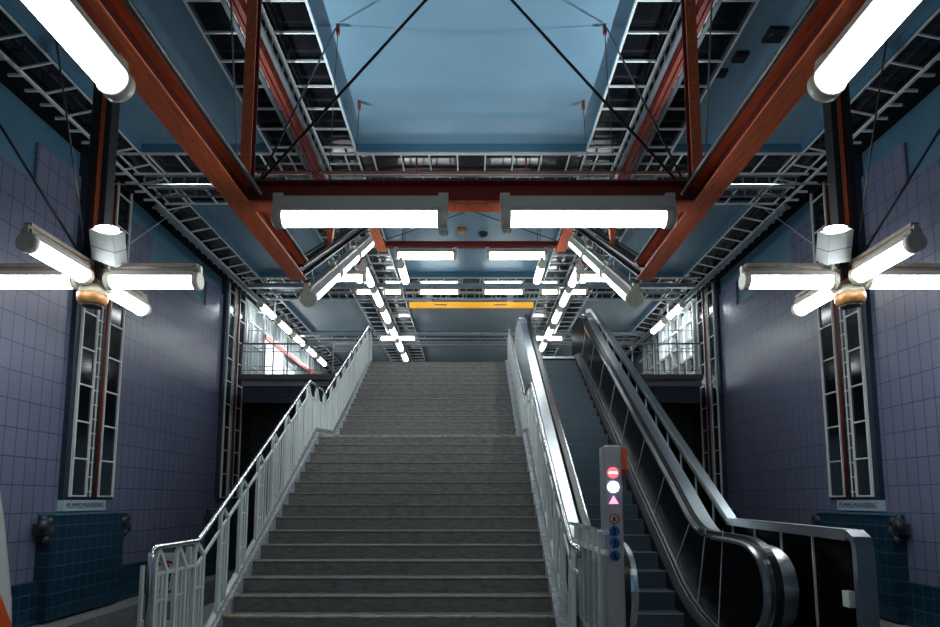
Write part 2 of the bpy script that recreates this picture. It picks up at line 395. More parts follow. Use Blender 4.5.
# ------------------------------------------------------------------ tube lamps
cache = {}
def tube_lamp(L, loc, rz, ry, label, group, house='hgrey', rs=1.0, hang=0, hh=.15, hw=.012):
    key = (round(L, 2), house, rs, round(hang, 2), hh, hw)
    if key not in cache:
        r = bpy.data.objects.new('tube_lamp', None); C.objects.link(r); r.empty_display_size = .1
        h = L / 2; q = rs
        obj('diffuser', MB().tube([(-h + .07, 0, 0), (h - .07, 0, 0)], .098 * q, 24), 'tube', r)
        for s_ in (-1, 1):
            obj('end_cap', MB().tube([(s_ * (h - .09), 0, 0), (s_ * (h - .085), 0, 0), (s_ * (h - .012), 0, 0), (s_ * h, 0, 0)], [.106 * q, .114 * q, .114 * q, .1 * q], 28), 'cap', r)
            obj('mounting_bracket', MB().box(*sorted((s_ * (h - .08), s_ * (h + .005))), -.035, .035, .1 * q, (hh + .04) * q), 'cap', r)
            if hang: obj('hanger', MB().box(s_ * (h - .35) - .012, s_ * (h - .35) + .012, -hw, hw, hh * q, hang), 'grey', r)
        obj('housing', MB().box(-h + .01, h - .01, -.06 * q, .06 * q, .09 * q, hh * q), house, r, .006)
        obj('reflector', MB().prism([(-.095 * q, .036 * q), (-.06 * q, .1 * q), (.06 * q, .1 * q), (.095 * q, .036 * q), (.106 * q, .04 * q), (.066 * q, .112 * q), (-.066 * q, .112 * q), (-.106 * q, .04 * q)], -h + .085, h - .085), 'hgrey', r)
        cache[key] = r; t = r
    else: t = copy_tree(cache[key])
    t.location = loc; t.rotation_euler = (0, ry, rz)
    tag(t, label, 'lamp', group)
    return t
P2 = math.pi / 2
lp = tube_lamp(1.54, (-.98, 5.2, 4.1), 0, 0, 'large tube lamp under the big crosswise beam, left of the pair', 'lamps under the big crosswise beam', rs=.8, hh=.235)
for q_ in (-.6, .6): obj('beam_clamp', MB().box(q_ - .02, q_ + .02, 0, .14, .18, .2), 'cap').parent = lp
lp = tube_lamp(1.54, (1.03, 5.2, 4.1), 0, 0, 'large tube lamp under the big crosswise beam, right of the pair', 'lamps under the big crosswise beam', rs=.8, hh=.235)
for q_ in (-.6, .6): obj('beam_clamp', MB().box(q_ - .02, q_ + .02, 0, .14, .18, .2), 'cap').parent = lp
SLT = math.atan(.6); ORD = ['lowest', 'middle', 'topmost']
for sx in (-1, 1):
    n = SD[sx]
    tube_lamp(1.64, (sx * 2.15, 2.68, 4.12), P2, 0, 'very large bright tube lamp cut by the top %s corner of the picture' % n, 'nearest lamps', 'hgrey', rs=.9)
    for i in range(3):
        y = 7.62 + .75 + i * 1.52
        zc = 4.17 + .6 * (y - 7.62)
        tube_lamp(1.7, (sx * 2.1, y, zc), P2, -SLT, '%s of three tube lamps climbing under the %s inclined beam' % (ORD[i], n), 'lamps under the inclined beams', hang=.3)
    tube_lamp(1.46, (sx * 1.07, 13.9, 7.34), 0, 0, 'tube lamp under the upper dark red crosswise beam, %s one' % n, 'lamps under the upper crosswise beam', hang=.21)
    tube_lamp(1.2, (sx * 1.64, 14.3, 7.05), P2, 0, 'short tube lamp pointing away behind the %s end of the upper crosswise beam' % n, 'pendant lamps behind the upper crosswise beam', rs=.85, hang=1.56)
    tube_lamp(.95, (sx * 3.0, 14.3, 6.95), 0, 0, 'crosswise tube lamp half hidden behind the %s inclined beam' % n, 'crosswise lamps outside the inclined beams', hang=1.6)
    t = thing('spotlight', 'small white cylinder spotlight above the %s inclined beam' % n, 'spotlight', (sx * 2.6, 9.8, 5.6), 'small spotlights')
    obj('case', MB().tube([(sx * 2.5, 9.85, 5.7), (sx * 2.68, 9.72, 5.52)], .1, 20), 'cap', t)
    obj('lens', MB().tube([(sx * 2.485, 9.86, 5.715), (sx * 2.499, 9.851, 5.701)], .085, 20), 'lit', t)
    obj('stem', MB().tube([(sx * 2.6, 9.8, 5.68), (sx * 2.12, 9.8, 6.05)], .012, 8), 'blackm', t)
    ys = [16.9, 18.75, 20.65, 22.75, 24.75, 26.7, 28.75]
    nm = ['nearest', 'second nearest', 'third nearest', 'fourth nearest', 'fifth nearest', 'sixth nearest', 'farthest']
    for i, y in enumerate(ys):
        tube_lamp(1.46, (sx * 2.97, y, 7.96), P2, 0, '%s tube lamp of the row under the %s narrow red ceiling beam' % (nm[i], n), 'lamp rows of the upper hall', rs=1.0, hang=.19, hw=.2)
    for i, (xx, L) in enumerate(((.99, 1.3), (2.41, .62), (3.28, .62))):
        w3 = ['long tube lamp over the yellow sign', 'short tube lamp just inside the %s lamp row' % n, 'short tube lamp just outside the %s lamp row' % n][i]
        tube_lamp(L, (sx * xx, 18.35, 8.0), 0, 0, w3 + ', below the duct' + (', %s of middle' % n if i == 0 else ''), 'lamps under the nearer cable duct', rs=.78)
        tube_lamp(L, (sx * xx, 18.35, 8.3), 0, 0, w3 + ', above the duct' + (', %s of middle' % n if i == 0 else ''), 'lamps on the nearer cable duct', rs=.4)
    for i, xx in enumerate((2.95,)):
        tube_lamp(1.5, (sx * xx, 24.1, 8.07), 0, 0, 'far crosswise tube lamp crossing the %s lamp row' % n, 'far crosswise lamps', rs=.8, hang=.3)
    for i in range(5 if sx < 0 else 2):
        tube_lamp(1.46, (sx * 6.98, 20.4 + 1.9 * i, 8.04), P2, 0, '%s tube lamp of the %s gallery row beside the windows' % (nm[i], n), 'gallery lamps', hang=.28, hw=.16)

# ------------------------------------------------------------------ lamp clusters on hanging posts
HX, HY, HZ = 5.47, 8.6, 4.77
for sx in (-1, 1):
    n = SD[sx]; x = sx * HX
    t = thing('hanging_post', 'red and black post coming down from the ceiling to the %s four-armed lamp cluster' % n, 'post', (x, HY, HZ + .3), 'hanging posts')
    obj('web', MB().box(x - .055, x + .055, HY - .02, HY + .02, HZ - .1, 8.75), 'red', t)
    for s_ in (-1, 1): obj('black_flank', MB().box(*sorted((x + s_ * .055, x + s_ * .15)), HY - .1, HY + .1, HZ + .02, 8.75), 'blackm', t, .01)  # flanks of the post coloured black beside the red web
    obj('dome', MB().lathe([(.03, -.04), (.12, -.07), (.175, -.13), (.195, -.21)], (x, HY, HZ)), 'cap', t)
    obj('bowl', MB().lathe([(.2, -.21), (.2, -.29), (.18, -.34), (.14, -.37)], (x, HY, HZ)), 'orange', t)
    obj('bowl_rim', MB().lathe([(.14, -.371), (.13, -.39), (.06, -.4)], (x, HY, HZ)), 'bronze', t)
    arms = [('pointing towards the stairs', 1, 0), ('pointing towards the wall', -1, 0), ('pointing to the viewer', 0, -1), ('pointing away', 0, 1)]
    for a, dx, dy in arms:
        d = .87 if dx else .78
        lx, ly = x - sx * dx * d, HY + dy * d
        tube_lamp(1.36 if dx else 1.2, (lx, ly, HZ + .0), 0 if dx else P2, 0, 'tube lamp of the %s cluster, %s' % (n, a), 'lamps of the %s cluster' % n, 'housing', rs=1.14)
    obj('cross_arm', MB().box(x - 1.5, x + 1.5, HY - .05, HY + .05, HZ + .2, HZ + .25), 'housing', t)
    obj('cross_arm', MB().box(x - .05, x + .05, HY - 1.36, HY + 1.36, HZ + .2005, HZ + .2495), 'housing', t)
    # floodlight
    fx, fy, fz = x, HY - .3, HZ + .42
    fx = x + (-sx) * .36
    t = thing('floodlight', 'white box floodlight shining upwards on the %s lamp cluster' % n, 'floodlight', (fx, fy, fz), 'floodlights')
    hb = obj('case', MB().prism([(-.18, -.22), (.18, -.26), (.18, .2), (-.18, .2)], -.13, .13, axis='y'), 'floodw', None, .01)
    hb.parent = t
    lid = obj('seam', MB().prism([(-.182, -.03), (.182, -.05), (.182, -.042), (-.182, -.022)], -.132, .132, axis='y'), 'blackm'); lid.parent = t
    ln = obj('lens', MB().lathe([(.135, .205), (.145, .22), (.145, .23), (.12, .24)]), 'lit'); ln.parent = t
    br = obj('bracket', MB().box(-.02, .02, -.02, .2, -.36, -.2), 'cap'); br.parent = t
    t.rotation_euler = (math.radians(36), math.radians(-sx * 15), 0)
    sp = bpy.data.lights.new('flood', 'SPOT'); sp.energy = 1000; sp.spot_size = math.radians(66); sp.spot_blend = .9; sp.color = (.85, .95, 1); sp.shadow_soft_size = .1
    so = bpy.data.objects.new('flood_lamp', sp); C.objects.link(so); so.parent = t; so.location = (0, 0, .32)
    so.rotation_euler = (math.pi, 0, 0)
    aim = Vector((-sx * 4.6, .7, 3.3)); q = aim.to_track_quat('-Z', 'Y')
    so.rotation_mode = 'QUATERNION'; so.rotation_quaternion = (t.rotation_euler.to_quaternion().inverted() @ q)
    # stay rods
    def rod(p, q, r, m, label, g=None):
        o = obj('stay_rod', MB().tube([p, q], r, 8), m, None, 0, loc=tuple(p)); tag(o, label, 'rod', g); return o
    rod((x - sx * -.1, HY - .12, HZ + .28), (sx * 6.9, 7.0, 7.9), .02, 'rubber', 'black stay rod from the %s lamp cluster up towards the wall' % n)
    rod((x + sx * .06, HY - .1, HZ + .3), (sx * 4.93, 6.2, 8.5), .012, 'rubber', 'thin steel stay above the %s lamp cluster, tensioned with a turnbuckle' % n)
    rod((x - sx * .15, HY, 6.25), (sx * 2.15, HY, 6.25), .009, 'grey', 'thin horizontal steel rod from the %s hanging post towards the stairs' % n)
    rod((fx, HY + .1, HZ + .55), (sx * 6.3, 13.0, 8.2), .008, 'grey', 'fine wire from the %s floodlight up to the ceiling grid' % n)

# stays of the big frame
rod((-2.0, 5.4, 4.5), (1.35, 5.4, 8.55), .014, 'rubber', 'black bracing rod rising from the left frame corner towards upper middle')
rod((2.0, 5.46, 4.5), (-1.35, 5.46, 8.55), .014, 'rubber', 'black bracing rod rising from the right frame corner towards upper middle')
for sx in (-1, 1):
    n = SD[sx]
    rod((sx * 2.05, 5.5, 4.5), (sx * 1.97, 8.3, 8.55), .011, 'rubber', 'thin dark rod from the %s frame corner to the nearer ceiling hook' % n)
    rod((sx * 2.14, 5.35, 4.52), (sx * 2.42, 5.2, 8.6), .009, 'grey', 'bright steel rod standing outside the %s frame corner' % n)
    rod((sx * 2.2, 5.5, 4.55), (sx * 4.3, 7.6, 7.0), .012, 'rubber', 'thin dark rod spreading outwards from the %s frame corner' % n)
    for (hy, w, yb) in ((8.35, 'nearer', 8.35), (10.1, 'farther', 10.1)):
        t = thing('ceiling_hook', '%s dark hook with a hanging wire, %s edge of the central blue panel' % (w, n), 'hook', (sx * 1.97, hy, 8.6), 'ceiling hooks')
        obj('bracket', MB().box(sx * 1.97 - .025, sx * 1.97 + .025, hy - .025, hy + .025, 8.45, 8.6), 'dred', t)
        obj('wire', MB().tube([(sx * 1.97, hy, 8.46), (sx * 2.08, hy, AZ + .25 + .6 * (hy - 7.3))], .006, 6), 'rubber', t)

rod((-2.1, 13.85, 7.66), (2.1, 12.3, 8.45), .01, 'rubber', 'thin crossing rod above the upper crosswise beam, rising to the right')
rod((2.1, 13.9, 7.66), (-2.1, 12.35, 8.45), .01, 'rubber', 'thin crossing rod above the upper crosswise beam, rising to the left')
# ------------------------------------------------------------------ cable ducts and yellow sign
for (y, z, w) in ((18.35, 8.18, 'nearer'), (24.0, 8.2, 'farther')):
    t = thing('cable_duct', '%s grey cable duct crossing the whole hall below the ceiling' % w, 'cable duct', (0, y, z), 'crosswise cable ducts')
    obj('body', MB().box(-6.9, 6.9, y - .08, y + .08, z - .06, z + .06), 'galv', t)
    for s_ in (-1, 1):
        for xx in (1.2, 3.9, 6.4): obj('hanger', MB().tube([(s_ * xx, y, z + .08), (s_ * xx, y, 8.5)], .012, 6), 'grey', t)
    obj('lid', MB().box(-6.9, 6.9, y - .1, y + .1, z + .0605, z + .07), 'galv', t)
t = thing('overhead_sign', 'long yellow sign board hanging above the top of the stairs', 'sign', (0, 19.6, 7.9))
obj('board', MB().box(-2.04, 2.04, 19.57, 19.67, 7.88, 8.08), 'yellow', t)
for xx in (-1.4, 1.28): obj('hanger', MB().box(xx - .1, xx + .1, 19.6, 19.64, 8.08, 8.55), 'grey', t)
for xx in (-1.0, .95): obj('small_print', MB().box(xx - .2, xx + .2, 19.564, 19.57, 7.97, 8.0), 'ink', t)
# speakers on the right outer ceiling panel, fittings on the second centre panel
from math import sin, cos
for (px, py, sz, lb) in ((4.57, 8.51, .14, 'largest black square loudspeaker'), (4.25, 8.98, .1, 'middle black square loudspeaker'), (4.1, 9.35, .08, 'smallest black square loudspeaker')):
    t = thing('ceiling_speaker', lb + ' flush on the blue ceiling panel right of the stairs', 'speaker', (px, py, 8.6), 'ceiling speakers')
    obj('case', MB().box(px - sz, px + sz, py - sz, py + sz, 8.54, 8.6), 'blackm', t)
    obj('grille', MB().lathe([(sz * .7, -.012), (sz * .7, 0)], (px, py, 8.541)), 'rubber', t)
for (px, py, mtl, lb) in ((-.72, 15.46, 'grey', 'small grey round ceiling fitting left of the middle above the stairs'), (-.25, 15.25, 'orange', 'small orange ceiling fitting above the stairs'), (.31, 15.49, 'blackm', 'small black ceiling fitting above the stairs'), (.93, 15.31, 'grey', 'small dark grey ceiling fitting right of the black one')):
    t = thing('ceiling_fitting', lb, 'ceiling fitting', (px, py, 8.5), 'ceiling fittings')
    obj('base', MB().lathe([(.13, 0), (.13, .05)], (px, py, 8.55)), mtl, t)
    obj('dome', MB().lathe([(.03, -.07), (.08, -.05), (.11, 0)], (px, py, 8.55)), mtl, t)

# ------------------------------------------------------------------ wall frames, plates, boxes
def wall_frame(sx, y0, where, z0=1.68):
    n = SD[sx]; y1 = y0 + 1.36
    t = thing('wall_frame', 'tall white frame with dark glass on the %s wall, %s' % (n, where), 'wall frame', (sx * 7.6, y0, z0), 'tall wall frames')
    X = lambda a, b: sorted((sx * a, sx * b))
    obj('recess_box', MB().box(*X(7.6, 7.76), y0 - .16, y1 + .06, z0 - .06, 8.5), 'dblue', t)
    obj('glass', MB().box(*X(7.585, 7.6), y0 + .02, y0 + .46, z0, 8.4), 'mirror', t)
    obj('glass', MB().box(*X(7.585, 7.6), y0 + .84, y1 - .02, z0, 8.4), 'mirror', t)
    obj('dark_back', MB().box(*X(7.59, 7.6), y0 + .46, y0 + .84, z0, 8.4), 'blackm', t)
    f = MB()
    for y in (y0, y0 + .46, y0 + .86, y1): f.box(*X(7.55, 7.6), y - .018, y + .018, z0, 8.4)
    z = z0 + .015
    while z < 8.4:
        f.box(*X(7.555, 7.598), y0, y0 + .46, z - .014, z + .014).box(*X(7.555, 7.598), y0 + .86, y1, z - .014, z + .014); z += .72
    obj('frame', f, 'rwhite', t)
    f = MB(); z = z0 + .1
    for y in (y0 + .5, y0 + .62): f.box(*X(7.57, 7.59), y - .01, y + .01, z0, 8.4)
    while z < 8.4: f.box(*X(7.572, 7.59), y0 + .47, y0 + .66, z - .012, z + .012); z += .29
    obj('small_ladder', f, 'rwhite', t)
    obj('pipe', MB().tube([(sx * 7.545, y0 + .74, z0), (sx * 7.545, y0 + .74, 8.4)], .024, 12), 'dred', t)
    return t
def wall_box(sx, y0, where):
    n = SD[sx]
    t = thing('tiled_wall_box', 'teal tiled box standing out from the %s wall, %s' % (n, where), 'wall box', (sx * 7.55, y0 + 1.15, .2), 'tiled wall boxes')
    X = lambda a, b: sorted((sx * a, sx * b))
    obj('body', MB().box(*X(7.45, 7.7), y0, y0 + 2.32, -.5, 1.34), 'teal', t)
    obj('cover_slab', MB().box(*X(7.42, 7.7), y0 - .02, y0 + 2.34, 1.34, 1.38), 'wblue', t)
    for k, yy in enumerate((y0 - .08, y0 + 2.42)):
        f = thing('wall_sculpture', 'dark lumpy figure at the %s side of the %s tiled box %s' % (('near', 'far')[k], n, where.replace('below the ', 'below ')), 'figure', (sx * 7.5, yy, 1.1), 'dark cast figures')
        m = MB(); rnd = random.Random(k + 3)
        bm = m.bm
        for (dx, dy, dz, r) in ((0, 0, 0, .13), (.05, -.1, .06, .1), (.02, .1, -.07, .11), (0, -.02, .16, .07), (.05, .06, .12, .08), (.03, .02, -.2, .07)):
            g = bmesh.ops.create_icosphere(bm, subdivisions=2, radius=r, matrix=Matrix.Translation((-sx * dx + sx * 7.52, yy + dy, 1.12 + dz)) @ Matrix.Diagonal((.8, 1, 1.15, 1)))
        for fc in bm.faces: fc.smooth = True
        obj('body', m, 'bronze', f)
        obj('mount', MB().box(*X(7.45, 7.7), yy - .05, yy + .05, 1.0, 1.2), 'bronze', f)
for sx in (-1, 1):
    n = SD[sx]
    wall_frame(sx, 11.66, 'behind the lamp cluster'); wall_box(sx, 11.02, 'below the nearer frame')
    wall_frame(sx, 18.66, 'at the far end of the tiled wall', 1.68); wall_box(sx, 18.0, 'below the farther frame')
    t = thing('station_name_plate', 'pale station name plate under the nearer wall frame on the %s wall' % n, 'sign', (sx * 7.62, 12.0, 1.55), 'station name plates')
    obj('plate', MB().box(*sorted((sx * 7.58, sx * 7.7)), 11.5, 12.83, 1.41, 1.615), 'plate', t)
    text_part('lettering', 'MÜMMELMANNSBERG', .15, 'plate_ink', t, (sx * 7.577, 12.165, 1.51), (P2, 0, -sx * P2), xs=.8)

# ------------------------------------------------------------------ gallery bridges, railings and windows
for sx in (-1, 1):
    n = SD[sx]; X = lambda a, b: sorted((sx * a, sx * b))
    t = thing('gallery_bridge', 'dark steel gallery bridge across the %s track' % n, 'bridge', (sx * 5.6, 18.3, FZ), 'gallery bridges')
    obj('edge_beam', MB().box(*X(3.6, 6.95), 18.1, 18.3, FZ - .14, FZ + .02), 'dgrey', t)
    obj('girder', MB().box(*X(3.0, 6.95), 18.4, 18.6, FZ - .8, FZ - .3), 'dblue', t)
    obj('girder_rib', MB().box(*X(5.5, 5.7), 18.3, 18.4, FZ - .62, FZ - .3), 'dblue', t)
    t = thing('gallery_railing', 'grey bar railing along the edge of the %s gallery' % n, 'railing', (sx * 5.4, 18.2, FZ), 'gallery railings')
    r = MB(); 
    for z, rr in ((.98, .028),): r.tube([(sx * 3.4, 18.2, FZ + z), (sx * 6.95, 18.2, FZ + z)], rr, 10)
    obj('handrail', r, 'grey', t)
    for z in (.16, .73): obj('rail_bar', MB().tube([(sx * 3.4, 18.2, FZ + z), (sx * 6.95, 18.2, FZ + z)], .012, 8), 'grey', t)
    for i in range(6):
        xx = 3.5 + i * .685
        obj('post', MB().box(sx * xx - .018, sx * xx + .018, 18.18, 18.22, FZ, FZ + .96), 'grey', t)
    # side windows
    w = obj('window_%d' % (1 if sx < 0 else 2), MB().box(*X(7.66, 7.7), 20.2, 33, FZ, 8.4), 'wind' if sx < 0 else 'dgrey'); struct(w)
    f = MB()
    if sx < 0:
        for y in [20.3, 20.9, 21.5, 22.1, 24.6, 26.2, 28, 30, 32]: f.box(*X(7.6, 7.66), y - .03, y + .03, FZ, 8.4)
        y = 20.3
        while y < 33: f.box(*X(7.6, 7.66), y - .02, y + .02, 7.75, 8.4); y += .4
        for z in (FZ + .02, 7.75, 8.38): f.box(*X(7.6, 7.66), 20.2, 33, z - .03, z + .03)
        for z in (6.2, 7.0): f.box(*X(7.6, 7.66), 20.2, 22.1, z - .02, z + .02)
    else:
        y = 20.3
        while y < 27: f.box(*X(7.5, 7.66), y - .04, y + .04, FZ, 8.4); y += .75
        for z in (FZ + .02, 5.9, 6.5, 7.1, 7.75, 8.38): f.box(*X(7.5, 7.66), 20.2, 27, z - .035, z + .035)
    fr = obj('window_frame', f, 'rwhite'); fr.parent = w
    if sx < 0:
        p = MB().box(-7.658, -7.65, 22.2, 24.5, FZ + .05, 7.7).box(-7.658, -7.65, 24.7, 26.1, FZ + .05, 7.1)
        d = obj('lit_pane', p, 'display'); d.parent = w
        s_ = obj('red_stripe', MB().box(-7.6, -7.52, 22, 33, 7.5, 7.66), 'pinkr'); tag(s_, 'red painted band running above the lit windows of the left gallery', 'stripe')
    else:
        p = MB().box(7.65, 7.658, 20.9, 21.7, 6.5, 8.2).box(7.65, 7.658, 22.9, 24.2, 7.2, 8.3).box(7.65, 7.658, 24.9, 26.8, FZ + .05, 6.4)
        d = obj('lit_pane', p, 'display'); d.parent = w
    # tall grid at bridge end
    t = thing('upright_grid', 'tall white upright grid at the wall end of the %s gallery' % n, 'grid', (sx * 7.4, 20.2, FZ), 'upright gallery grids')
    g = MB()
    for xx in (7.5, 7.0, 6.65): g.box(sx * xx - .02, sx * xx + .02, 20.2, 20.24, FZ, 8.3)
    z = FZ + .1
    while z < 8.3: g.box(*X(6.65, 7.5), 20.205, 20.235, z - .015, z + .015); z += .62
    obj('lattice', g, 'rwhite', t)
# shop display behind right railing
t = thing('shop_counter', 'bright lit counter standing behind the right gallery railing', 'counter', (5.9, 22.5, FZ))
obj('counter_body', MB().box(5.1, 7.2, 22.2, 22.9, FZ, FZ + .35), 'grey', t)
obj('lit_front', MB().box(5.2, 7.1, 22.19, 22.2, FZ + .35, FZ + .8), 'display', t)
obj('counter_top', MB().box(5.1, 7.2, 22.15, 22.9, FZ + .8, FZ + .85), 'white', t)

# ------------------------------------------------------------------ stairs
XL, XR = -2.73, .922
t = thing('staircase', 'wide grey stone staircase in two flights with pale worn step edges', 'stairs', (-.9, 6.67, 0))
def nosing(n):
    return (6.669 + .286 * (n - 1), .1724 * n) if n <= 16 else (12.38 + .286 * (n - 17), .1724 * n)
for n_ in range(1, 32):
    y, z = nosing(n_)
    y1 = y + .286 if n_ != 16 else 12.38
    if n_ == 31: y1 = 16.66
    st = obj('step', MB().box(XL, XR, y, y1 + (.02 if n_ < 31 else 0), z - .1724 - (.05 if n_ > 1 else 0) * 0, z), 'stone', t)
    sub = MB().box(XL + .003, XR - .003, y - .005, y + .03, z - .016, z + .0015)
    m = 'nose' if n_ in (1, 2, 16, 17) else 'nose2'
    if 'nose2' not in M: M['nose2'] = mat('step_edge_trim', (.2, .215, .215), .4, noise=.35, nscale=14)
    obj('edge_strip', sub, m, st)
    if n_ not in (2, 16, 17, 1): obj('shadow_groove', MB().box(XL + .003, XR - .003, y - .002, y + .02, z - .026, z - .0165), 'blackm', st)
ub = MB()
lowp = [nosing(k) for k in range(1, 17)]; upp = [nosing(k) for k in range(17, 32)]
ub.prism([(6.75, -.3), (6.9, 0.0), (11.2, 2.58), (12.6, 2.58), (16.6, 5.0), (16.6, -.3)], XL + .05, XR - .05)
obj('understructure', ub, 'concrete', t)
kp = [(6.45, -.02), (6.55, .1), (lowp[0][0], lowp[0][1] + .04), (lowp[15][0] + .02, lowp[15][1] + .05), (12.32, 2.81), (upp[-1][0], upp[-1][1] + .05), (16.66, FZ + .05)]
def kerb(x0, x1, m, nm, dz=0):
    up_ = [(a, b + dz) for a, b in kp]; lo_ = [(a, max(b - .6, -.35)) for a, b in kp]
    return obj(nm, MB().strip(up_, lo_, x0, x1), m, t)
kerb(-2.86, XL, 'kerb', 'side_kerb', .01); kerb(XR, 1.12, 'kerb', 'side_kerb', .01)
obj('yellow_mark', MB().box(-2.72, -2.64, 6.935, 6.955, .36, .375), 'ocre', t)

# railing in the hexagon-headed pattern
def railing(x, label, grp, y_start, y_land0=10.46, y_land1=11.63, hr=.025, xs=0, dz=0, thin='white', ystop=16.6):
    t = thing('stair_railing', label, 'railing', (x, y_start, 0), grp)
    def top(y):
        if y < 6.39: return 1.2 + dz
        if y < y_land0: return 1.2 + dz + (y - 6.39) * .5995
        if y < y_land1: return 3.655 + dz
        return min(3.655 + dz + (y - y_land1) * .5655, 6.3 + dz)
    def foot(y):
        if y < 6.5: return .02
        if y < 10.96: return S * (y - 6.384) + .05
        if y < 12.3: return 2.83
        return min(2.93 + S * (y - 12.38) + .05, FZ + .06)
    pts = [(x, y_start, .02), (x, y_start, 1.12 + dz), (x, y_start + .03, 1.17 + dz), (x, y_start + .09, 1.2 + dz)] if not xs else [(x, y_start, 1.12 + dz), (x, y_start - .03, 1.17 + dz), (x, y_start + .05, 1.2 + dz)]
    pts += [(x, y, top(y)) for y in (6.36, 6.42, y_land0, y_land1, 16.3, 17.2)]
    obj('handrail', MB().tube(pts, hr, 12), 'chrome', t)
    ys = [y_start + .08, 6.39, y_land0, y_land1, 16.25]
    obj('upper_rail', MB().ribbon([(y, top(y) - .24) for y in ys], x - .012, x + .012, -.015, .015), thin, t)
    ys = [y_start + .08, 6.45, 10.96, 12.3, 16.6]
    obj('bottom_rail', MB().ribbon([(y, foot(y) + .05) for y in ys], x - .025, x + .025, -.035, .03), 'grey', t)
    heads = [5.54, 5.92, 6.32, 6.93] + [7.5 + .572 * k for k in range(17)]
    for y in [h for h in heads if h > y_start]:
        # arched post pair: front leg to the handrail, sloping head, back leg
        zt = top(y); y2 = y + .2; z2 = top(y2) - .24
        p = MB(); w = .02
        p.box(x - .018, x + .018, y - w, y + w, foot(y), zt - .1)
        p.bar((x, y, zt - .11), (x, y + .06, top(y + .06) - .02), .034, .03)
        p.bar((x, y + .05, top(y + .05) - .02), (x, y2, z2 + .02), .034, .035)
        p.box(x - .018, x + .018, y2 - w, y2 + w, foot(y2), z2 + .04)
        zm = (foot(y + .1) + top(y + .1)) / 2 + .1
        p.box(x - .01, x + .01, y, y2, zm, zm + .02).box(x - .01, x + .01, y, y2, zm - .42, zm - .4)
        obj('post', p, 'white', t)
        for d in (.065, .135) + ((.33, .44) if y > 7.8 and y < 16 and not xs else ()):
            yy = y + d
            obj('baluster', MB().box(x - .009, x + .009, yy - .011, yy + .011, foot(yy), top(yy) - .25), thin, t)
    return t
railing(-2.8, 'white hexagon-patterned railing with shiny handrail on the left side of the stairs', None, 5.46)
railing(1.03, 'white railing with shiny handrail between stairs and escalator', None, 5.98, xs=1, dz=-.04, ystop=16.6)

# escalator guard with a flat top bar beside the pillar
t = thing('guard_railing', 'short white bar railing between the stair foot and the signal pillar', 'railing', (1.22, 6.6, 0))
obj('top_rail', MB().bar((1.25, 5.75, 1.32), (1.22, 7.6, 1.34), .05, .04), 'chrome', t)
obj('middle_rail', MB().bar((1.25, 5.75, 1.13), (1.22, 7.4, 1.13), .03, .05), 'white', t)
obj('lower_rail', MB().bar((1.25, 5.75, .3), (1.22, 7.4, .3), .03, .03), 'white', t)
for i in range(6): obj('bar', MB().box(1.21, 1.26, 5.95 + i * .27, 5.98 + i * .27, 0, 1.31), 'white', t)

# sign gate left of the stair foot
t = thing('platform_end_gate', 'white gate panel with a round no-access sign left of the stair foot', 'gate', (-3.1, 6.4, 0))
obj('panel', MB().box(-3.35, -2.9, 6.4, 6.43, .0, .4), 'white', t)
obj('side_post', MB().box(-3.375, -3.345, 6.38, 6.42, 0, .95), 'white', t); obj('side_post', MB().box(-2.92, -2.88, 6.38, 6.44, 0, 1.14), 'white', t)
sg = obj('sign_plate', MB().box(-3.3, -2.92, 6.37, 6.385, .6, 1.08), 'swhite', t)
def disc(mb, cx, cz, y, r0, r1, d=.004, n=40):
    for k in range(n):
        a, b = 2 * math.pi * k / n, 2 * math.pi * (k + 1) / n
        mb.prism([(cx + r0 * cos(a), cz + r0 * sin(a)), (cx + r1 * cos(a), cz + r1 * sin(a)), (cx + r1 * cos(b), cz + r1 * sin(b)), (cx + r0 * cos(b), cz + r0 * sin(b))], y - d, y, axis='y')
    return mb
obj('ring', disc(MB(), -3.1, .84, 6.37, .135, .165), 'sred', sg)
ps = disc(MB(), -3.11, .98, 6.37, 0.001, .028, n=16)
ps.prism([(-3.15, .83), (-3.07, .83), (-3.06, .94), (-3.16, .94)], 6.366, 6.37, axis='y')
ps.prism([(-3.145, .77), (-3.12, .77), (-3.112, .83), (-3.14, .83)], 6.366, 6.37, axis='y').prism([(-3.1, .77), (-3.075, .77), (-3.08, .83), (-3.108, .83)], 6.366, 6.37, axis='y')
bmesh.ops.translate(ps.bm, verts=ps.bm.verts, vec=(.01, 0, -.04))
obj('pictogram', ps, 'sblack', sg)
#tag(obj('edge_post', MB().box(-3.68, -3.64, 6.7, 6.75, 0, 1.1), 'white'), 'slim white post at the platform edge outside the left railing', 'post')

# ------------------------------------------------------------------ escalator
ES, EY, EZ0, ET = .668, 8.0, .18, .34
def nline(y): return ES * (y - EY) + EZ0
t = thing('escalator', 'escalator with dark ribbed steps and black panelled balustrades beside the stairs', 'escalator', (2.2, 8, 0))
for k in range(-1, 23):
    y = EY + k * ET; z = EZ0 + k * ES * ET
    if z > FZ: z = FZ
    z0 = z - ES * ET
    m = MB().box(1.7, 2.7, y, y + ET + .02, z - .25, z)
    if k < 0: z = .0; continue
    st = obj('step', m, 'step', t)
    rb = MB()
    for i in range(33):
        xx = 1.71 + i * .0302; rb.box(xx, xx + .012, y - .008, y, z - .22, z - .004)
    obj('ribs', rb, 'step', st)
    obj('edge', MB().box(1.7, 2.7, y - .01, y + .025, z - .004, z + .001), 'nose2', st)
obj('landing_plate', MB().box(1.7, 2.7, 5.9, 8.02, -.02, .012), 'steel', t)
obj('top_plate', MB().box(1.7, 2.7, 15.75, 17.3, FZ - .05, FZ + .012), 'steel', t)
